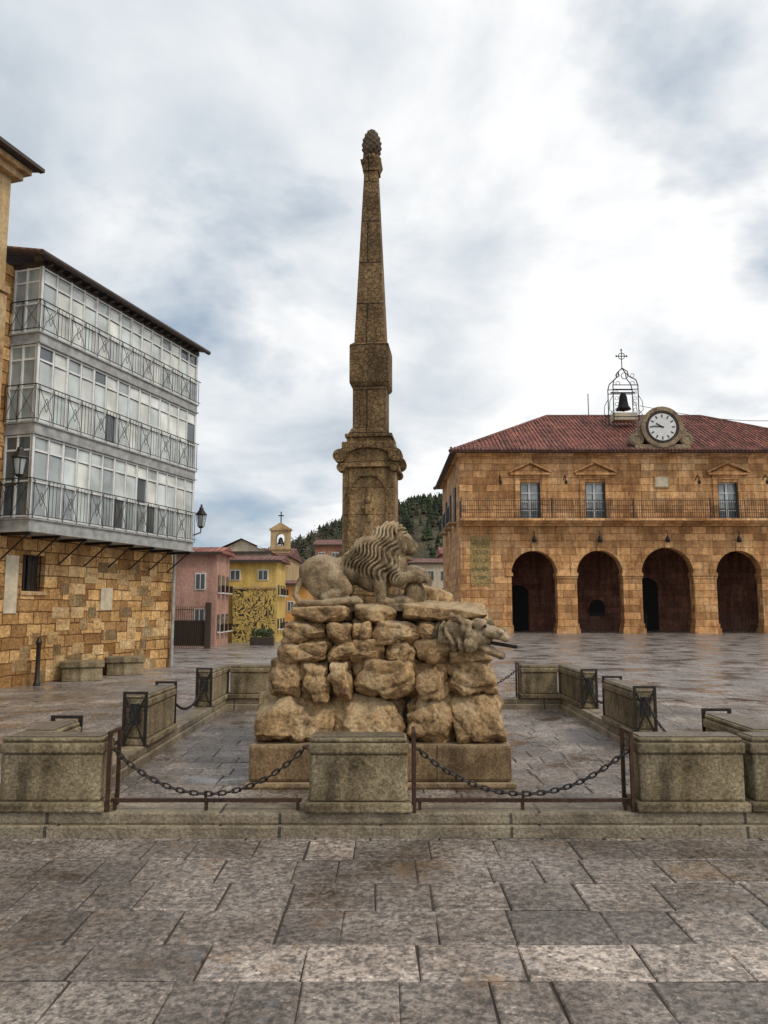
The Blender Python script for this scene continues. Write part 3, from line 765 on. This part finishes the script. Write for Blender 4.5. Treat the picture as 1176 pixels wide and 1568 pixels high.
b.box(4.65,30.08,-.85,0,6.86,7.0);b.box(4.69,30.04,-.5,0,6.74,6.858);b.box(4.71,30.02,-.2,0,6.6,6.738)
b.box(4.6,30.1,-.2,0,10.9,11.06);b.box(4.5,30.2,-.4,0,11.062,11.2);b.box(4.5,4.729,0,14,11.062,11.2)
b.box(4.71,5.28,-.03,0,7.0,10.9)
b.box(16.1,16.2,-.03,0,7.0,10.9)
for c in(9.13,13.2,21.5,25.6):
    for s in(-1,1): b.box(c+s*.79-.16,c+s*.79+.16,-.07,0,7.0,9.55)
    b.box(c-1.0,c+1.0,-.09,0,9.552,9.8);b.box(c-1.25,c+1.25,-.28,0,9.802,9.92)
    b.prism([(c-1.1,9.922),(c+1.1,9.922),(c,10.42)],-.1,0)
    for s in(-1,1): b.prism([(c+s*1.32,9.922),(c+s*1.32,10.03),(c,10.66),(c,10.53)],-.3,0)
b.obj('stone_trim',[M_hall],th)
b=MB()
for c in(9.13,13.2,21.5,25.6):
    b.box(c-.62,c+.62,.3,.34,7.0,9.35,1)
    for X in(-.6,-.03,.03,.6): b.box(c+X-.035,c+X+.035,.22,.29,7.0,9.35,0)
    for z in(7.05,7.6,8.15,8.7,9.3): b.box(c-.6,c+.6,.23,.28,z-.03,z+.03,0)
    for s in(-1,1): b.box(c+s*.33-.2,c+s*.33+.2,.285,.298,7.75,9.2,2)
    for s in(-1,1): b.box(c+s*.6-.05,c+s*.6+.05,.05,.21,7.0,9.35,3)
b.obj('balcony_windows',[M_white,M_g[3],M_g[2],M_dkwood],th)
b=MB()
yy=-.8
for z in(7.06,7.5,8.1): b.box(4.7,30.05,yy-.02,yy+.02,z,z+.035)
X=4.72
while X<30.05:
    b.box(X-.011,X+.011,yy-.011,yy+.011,7.0,8.12);X+=.135
for X in(4.72,10.3,15.3,20,25,30): b.box(X-.03,X+.03,yy-.03,yy+.03,7.0,8.25)
for j in range(6): b.box(4.7,4.72,-.8+j*.14,-.78+j*.14,7,8.12)
for c in(9.13,13.2,21.5,25.6):
    for q in range(12): b.box(c-.6+q*.109-.008,c-.6+q*.109+.008,yy-.035,yy-.022,7.05,8.1)
for c in(7.2,11.25,19.5,23.7):
    b.tube([(c,0,9.5),(c,-.35,9.75),(c,-.6,9.6),(c,-.6,9.35)],.03,6);b.ell((c,-.6,9.28),(.1,.1,.14),n=8)
for c in(9.27,13.32,17.5,21.9): b.tube([(c,-.05,6.3),(c,-.3,6.2),(c,-.3,5.9)],.025,6);b.lathe([(.02,6.0),(.12,5.85),(.16,5.6),(.02,5.55)],c,-.3,8)
b.obj('ironwork',[M_iron],th)
b=MB()
for yy_ in(3,6.5,10):
    b.box(4.64,4.73,yy_-.6,yy_+.6,7.2,9.4,0);b.box(4.2,4.728,yy_-.9,yy_+.9,7.0,7.1,1)
    for j in range(13): b.box(4.22,4.24,yy_-.88+j*.145,yy_-.86+j*.145,7.1,8.1,2)
    b.box(4.21,4.25,yy_-.9,yy_+.9,8.1,8.14,2)
b.obj('side_balconies',[M_dkwood,M_hallt,M_iron],th)
b=MB()
x0,x1,y0,y1,ze,zr=4.1,30.6,-.75,14.6,11.2,15.3;hd=(y1-y0)/2
ym=(y0+y1)/2
V=[(x0,y0,ze),(x1,y0,ze),(x1,y1,ze),(x0,y1,ze),(x0+hd,ym,zr),(x1-hd,ym,zr)]
b.add(V,[(0,1,5,4),(1,2,5),(2,3,4,5),(3,0,4)],0);b.box(x0,x1,y0,y1,ze-.06,ze-.004,1)
X=x0+.1
while X<x1: b.cyl((X,y0-.06,ze+.02),(X,y0+.5,ze+.3),.085,.085,8,2);X+=.24
for a,c in((0,4),(1,5),(3,4),(2,5),(4,5)):
    b.tube([V[a],V[c]],.14,8,2)
X=x0+.3;rg=random.Random(4)
while X<x1-.3:
    d=min(X-x0,x1-X,hd);n_=max(1,int(d/.8))
    for q in range(n_):
        a=d*q/n_;c=d*(q+1)/n_
        b.cyl((X+rg.uniform(-.02,.02),y0+.02+a,ze+.03+(zr-ze)*a/hd),(X,y0+c,ze+.03+(zr-ze)*c/hd),.075,.055,5,2 if rg.random()<.4 else 0)
    X+=.26
b.obj('roof',[M_tile,M_dkwood,M_tile2],th)
b=MB();X,Z=17.35,12.75
b.box(X-1.7,X+1.7,-.6,.6,11.21,11.65,0);b.cyl((X,-.55,Z),(X,.5,Z),1.25,n=40,mat=0)
b.arc(X,Z,1.05,1.3,0,2*math.pi,-.66,-.55,40,0)
for s in(-1,1):
    b.cyl((X+s*1.55,-.5,12.0),(X+s*1.55,.4,12.0),.42,n=24,mat=0);b.arc(X+s*1.55,12.0,.24,.32,0,6.28,-.55,-.5,20,0)
    b.cyl((X+s*1.28,-.45,12.55),(X+s*1.28,.4,12.55),.3,n=20,mat=0)
b.cyl((X,-.6,Z),(X,-.56,Z),.98,n=40,mat=2);b.cyl((X,-.63,Z),(X,-.605,Z),.86,n=40,mat=1)
for i in range(12):
    a=R(30*i);M=Matrix.Translation((X,0,Z))@Matrix.Rotation(a,4,'Y')
    b.box(-.035,.035,-.645,-.632,.6,.8,2,M)
for a,l_,w_ in((R(-85),.62,.03),(R(-80)+R(20),.45,.04)):
    M=Matrix.Translation((X,0,Z))@Matrix.Rotation(a,4,'Y');b.box(-w_,w_,-.66,-.648,-.1,l_,2,M)
M_clk=stone('clock_stone',(.16,.11,.07),(.3,.22,.14),(.4,.31,.2),sc=1.5,fine=10,bump=.6,streak=.3)
b.obj('clock',[M_clk,M_white,M_iron],th)
b=MB();X,Y=16.45,4.0
for sx in(-1,1):
    for sy in(-1,1):
        x_=X+sx*.85;y_=Y+sy*.6
        b.tube([(x_,y_,13.3),(x_,y_,16.6),(X+sx*.75,Y+sy*.55,17.0),(X+sx*.35,Y+sy*.25,17.35),(X+sx*.3,Y+sy*.2,17.7),(X,Y,18.0)],.035,6,0)
        b.tube([(x_,y_,14.6),(X+sx*1.15,y_,14.9),(X+sx*1.1,y_,15.5),(X+sx*.87,y_,15.9)],.022,5,0)
        b.tube([(X+sx*1.9,y_,14.2),(X+sx*1.5,y_,14.0),(x_,y_,14.9)],.022,5,0)
for z in(14.4,16.3,16.6):
    b.box(X-.88,X+.88,Y-.63,Y-.58,z,z+.05,0);b.box(X-.88,X+.88,Y+.58,Y+.63,z,z+.05,0)
for sx in(-1,1):
    for z in(16.75,17.3): b.arc(X+sx*.5,z,.12,.15,0,6.28,Y-.58,Y-.55,12,0)
    for sz in range(4): b.arc(X+sx*.62,14.9+sz*.4,.11,.135,0,6.28,Y-.6,Y-.57,10,0)
b.arc(X,17.3,.2,.24,0,6.28,Y-.5,Y-.46,14,0)
b.tube([(X,Y,17.9),(X,Y,19.3)],.03,6,0);b.tube([(X-.35,Y,18.85),(X+.35,Y,18.85)],.03,6,0)
b.arc(X,18.85,.2,.24,0,6.28,Y-.02,Y+.02,14,0);
for dx,dz in((-.35,0),(.35,0),(0,.45)): b.ell((X+dx,Y,18.85+dz),(.07,.05,.07),n=6)
b.lathe([(.02,16.25),(.16,16.2),(.25,16.0),(.3,15.6),(.36,15.3),(.5,15.1),(.5,15.05),(.02,15.06)],X,Y,20,1)
b.cyl((X-.85,Y,16.25),(X+.85,Y,16.25),.05,mat=0);b.ell((X,Y,15.0),(.08,.08,.1),n=8,mat=1)
b.box(X-.8,X+.8,Y-.45,Y+.45,14.25,14.75,2)
b.obj('belfry',[M_iron,M_dark,M_cream],th)
b=MB();b.tube([(14.45,5.5,14.9),(14.45,5.5,16.6)],.03)
pts=[(17.4+t*13,3.5,15.2-.6*math.sin(t*math.pi)-.8*t) for t in[q/16 for q in range(17)]];b.tube(pts,.02,5)
b.obj('lightning_rod_and_cable',[M_iron],th)
b=MB();b.box(16.9,17.85,-.06,0,9.0,9.75,0);b.box(16.98,17.77,-.065,-.061,9.08,9.67,1);b.obj('wall_plaque',[M_hallt,M_cream],th)
M_dim=stone('lettered_stone',(.24,.165,.06),(.36,.25,.1),(.44,.3,.14),sc=1.5,fine=10,bump=.4,brick=(.85,.44,.014,(.5,.5,.45),(.8,.8,.8),(1.1,1.1,1.1)));b=MB();b.box(5.35,6.6,-.03,0,2.9,6.0);b.obj('inscription_panel',[M_dim],th)
M_let=plain('faded_lettering',(.1,.095,.045),.8)
for i,s in enumerate(['PALACIO','DE LOS','DOCE','LINAJES','SORIA']):
    cu=bpy.data.curves.new('inscription','FONT');cu.body=s;cu.size=.3 if i else .26;cu.align_x='CENTER';cu.extrude=.004
    t=bpy.data.objects.new('inscription_line',cu);C.collection.objects.link(t);t.location=(5.97,-.037,5.4-i*.52);t.rotation_euler=(R(90),0,0);t.parent=th
    cu.materials.append(M_let)

# ------------------------------------------------------------------ background houses
def house(name,x0,x1,y0,y1,ze,rise,mw,mr,cols,rows,z0=1.0,axis='x',ww=.3,wh=.5,ov=.25,side=0):
    e=empty(name,(0,0,0))
    b=MB();b.box(x0,x1,y0,y1,0,ze);b.obj('walls',[mw],e)
    r=MB()
    if axis=='x':
        ym=(y0+y1)/2;V=[(x0-ov,y0-ov,ze),(x1+ov,y0-ov,ze),(x1+ov,y1+ov,ze),(x0-ov,y1+ov,ze),(x0-ov,ym,ze+rise),(x1+ov,ym,ze+rise)]
        r.add(V,[(0,1,5,4),(2,3,4,5),(0,4,3),(1,2,5),(0,3,2,1)],0)
    else:
        xm=(x0+x1)/2;V=[(x0-ov,y0-ov,ze+.003),(x1+ov,y0-ov,ze+.003),(x1+ov,y1+ov,ze+.003),(x0-ov,y1+ov,ze+.003),(xm,y0-ov,ze+rise),(xm,y1+ov,ze+rise)]
        r.add(V,[(1,2,5,4),(3,0,4,5),(0,3,2,1)],0);r.add([(x0,y0-.002,ze),(x1,y0-.002,ze),(xm,y0-.002,ze+rise*.93)],[(0,1,2)],1)
    r.box(x0-ov,x1+ov,y0-ov-.03,y0-ov,ze-.08,ze+.05,2)
    r.obj('roof',[mr,mw,M_dkwood],e)
    d=MB()
    for i in range(cols):
        X=x0+(x1-x0)*(i+.5)/cols
        for j in range(rows):
            Z=z0+j*(ze-z0)/rows
            d.box(X-ww/2-.05,X+ww/2+.05,y0-.04,y0-.002,Z-.05,Z+wh+.05,1);d.box(X-ww/2,X+ww/2,y0-.06,y0-.041,Z,Z+wh,0)
            d.box(X-.015,X+.015,y0-.07,y0-.061,Z,Z+wh,1)
    for i in range(side):
        Y=y0+(y1-y0)*(i+.5)/side
        for j in range(max(rows,2)):
            Z=.6+j*(ze-.6)/max(rows,2)
            d.box(x1+.002,x1+.04,Y-.2,Y+.2,Z,Z+wh*1.2,0);d.box(x1+.041,x1+.2,Y-.3,Y+.3,Z-.05,Z,1)
            for q in range(6): d.box(x1+.18,x1+.2,Y-.3+q*.11,Y-.28+q*.11,Z,Z+.3,2)
    d.obj('windows',[M_g[3],M_white,M_iron],e)
    return e
house('pink_house',-9.6,-6.95,32,34.6,3.85,.35,M_pink,M_tile,2,2,.9,'x',.35,.6,side=3)
house('cream_house',-9.0,-6.2,41,46,4.5,.75,M_cream,M_tile2,2,2,1.5,'y',.3,.6)
house('yellow_house',-7.6,-5.0,36,39,3.75,.35,M_yel,M_tile2,2,1,2.9,'x',.4,.4,side=3)
house('orange_house',-5.6,-4.4,44,48,2.9,.3,M_orange,M_tile2,2,1,1.4,'x')
house('church_nave',-10.6,-7.3,58,66,5.4,.9,M_ochre,M_tile2,1,1,3,'x')
house('brick_house',-7.2,-3.0,80,88,8.0,.9,M_brickw,M_tile2,3,2,4.6,'x',.6,.9)
house('white_house',2.6,6.6,76,84,5.9,.7,M_cream,M_tile2,3,2,2.5,'x',.6,.9)
house('grey_house',-11.5,-7.4,84,92,5.6,.8,M_cream,M_tile2,3,2,2.4,'x',.6,.9)
house('terrace_house',-2.9,2.4,86,94,6.6,.8,M_orange,M_tile2,4,2,2.8,'x',.6,.9)
house('stone_house',6.7,12,88,96,7.6,1.1,M_brickw,M_tile,3,2,3,'x',.6,.9)
# painted mural wall
m,nt,P_=base('mural_paint');Lk=nt.links.new
tc_=N(nt,'ShaderNodeTexCoord');vo=N(nt,'ShaderNodeTexNoise',Scale=1.5,Detail=2.5,Distortion=3.0);Lk(tc_.outputs['Object'],vo.inputs['Vector'])
bd=N(nt,'ShaderNodeMath',_operation='PINGPONG');Lk(vo.outputs[0],bd.inputs[0]);bd.inputs[1].default_value=.09
Lk(mul(nt,(.56,.4,.11),(.03,.022,.015),'MIX',ramp(nt,bd.outputs[0],[(.05,0.0),(.06,1.0)])),P_.inputs['Base Color']);P_.inputs['Roughness'].default_value=.8
e=empty('mural_wall');b=MB();b.box(-6.95,-5.0,35.5,35.8,0,2.45);b.obj('painted_wall',[m],e)
b=MB();b.box(-7.0,-4.95,35.45,35.85,2.452,2.52);b.obj('coping',[M_hallt],e)
e=empty('church_bell_gable',(-8.05,59.4,0));b=MB()
b.wall(-.75,.75,5.3,7.5,.6,[(-.32,.32,6.3,6.95,True)],0)
b.box(-.85,.85,-.1,.7,7.502,7.65,1);b.box(-.85,.85,-.1,.7,6.0,6.1,1)
b.prism([(-.8,7.652),(.8,7.652),(0,8.15)],0,.6,0);b.box(-.04,.04,.26,.34,8.1,9.0,2);b.box(-.22,.22,.26,.34,8.65,8.73,2)
b.lathe([(.02,7.0),(.15,6.9),(.2,6.6),(.28,6.45)],0,.3,12,2)
b.obj('gable_wall',[M_ochre,M_hallt,M_iron],e)
e=MB()
for i in range(22): e.box(-8.9+i*.085,-8.88+i*.085,30.6,30.62,0,1.65)
e.box(-8.9,-7.05,30.59,30.63,1.5,1.53);e.box(-8.9,-7.05,30.59,30.63,.1,.14);e.box(-8.9,-7.05,30.635,30.65,.1,1.1)
e.box(-7.05,-6.85,30.5,30.75,0,1.8)
e.obj('iron_gate',[M_dkwood])
M_leaf=plain('foliage',(.05,.075,.022),.7,0,.5,3)
e=empty('planter',(-5.2,33.2,0));b=MB();b.box(-.5,.5,-.2,.2,0,.35);b.obj('box',[M_dkwood],e,bevel=.02)
b=MB();rg=random.Random(9)
for i in range(350):
    c=Vector((rg.uniform(-.45,.45),rg.uniform(-.15,.15),.38+rg.random()*.3));a=Vector((rg.gauss(0,1),rg.gauss(0,1),rg.gauss(0,1))).normalized()*.06;d=a.orthogonal().normalized()*.03
    b.add([c-a,c+d,c+a,c-d],[(0,1,2,3)])
b.obj('leaves',[M_leaf],e)

# ------------------------------------------------------------------ hill with woodland
def hz(x,y):
    r=max(0,min(1,(y-150)/160));r=r*r*(3-2*r)
    return 41*math.exp(-((x-24)/78)**2)*r+3*noise.noise(Vector((x*.02,y*.02,0)))*r-.5
b=MB();nx,ny=70,40;vs=[]
for j in range(ny+1):
    for i in range(nx+1):
        x=-300+600*i/nx;y=130+330*j/ny;vs.append((x,y,hz(x,y)))
b.add(vs,[(j*(nx+1)+i,j*(nx+1)+i+1,(j+1)*(nx+1)+i+1,(j+1)*(nx+1)+i) for j in range(ny) for i in range(nx)],0,True)
M_hill=stone('hill_scrub',(.045,.045,.02),(.09,.075,.042),(.13,.105,.065),sc=.08,fine=1.2,bump=.5,dist=.3)
b.obj('hill',[M_hill])
b=MB();rg=random.Random(21)
M_tree=stone('conifer_foliage',(.018,.028,.012),(.034,.046,.02),(.055,.065,.028),sc=.3,fine=3,bump=.3,tint=True)
M_bare=stone('bare_branches',(.07,.055,.04),(.11,.09,.065),(.15,.12,.088),sc=.3,fine=3,bump=.3,tint=True)
for i in range(3200):
    x=rg.uniform(-75,90);y=rg.uniform(205,335) if i%3 else rg.uniform(285,312);z=hz(x,y)
    H=rg.uniform(2.5,6.0);con=rg.random()<(.85 if z>27 else .35);t=rg.uniform(.5,1.5)
    if con:
        for k_ in range(4):
            zb=z+H*(.1+.2*k_);zt=z+H*(.5+.17*k_);rb=H*(.3-.055*k_);n=6;o_=rg.random()
            vs=[(x+rb*rg.uniform(.6,1.25)*math.cos(6.283*(q/n)+o_),y+rb*rg.uniform(.6,1.25)*math.sin(6.283*(q/n)+o_),zb+rg.uniform(-.25,.25)) for q in range(n)]+[(x+rg.uniform(-.1,.1),y,zt)]
            b.add(vs,[(q,(q+1)%n,n) for q in range(n)],0,False,None,t)
    else:
        for k_ in range(26):
            c=Vector((x,y,z+H*.55))+Vector((rg.gauss(0,H*.16),rg.gauss(0,H*.16),rg.gauss(0,H*.2)));a=Vector((rg.gauss(0,1),rg.gauss(0,1),rg.gauss(0,1))).normalized()*H*.11;d=a.orthogonal().normalized()*H*.035
            b.add([c-a,c+d,c+a,c-d],[(0,1,2,3)],1,False,None,t)
b.obj('woodland_trees',[M_tree,M_bare])
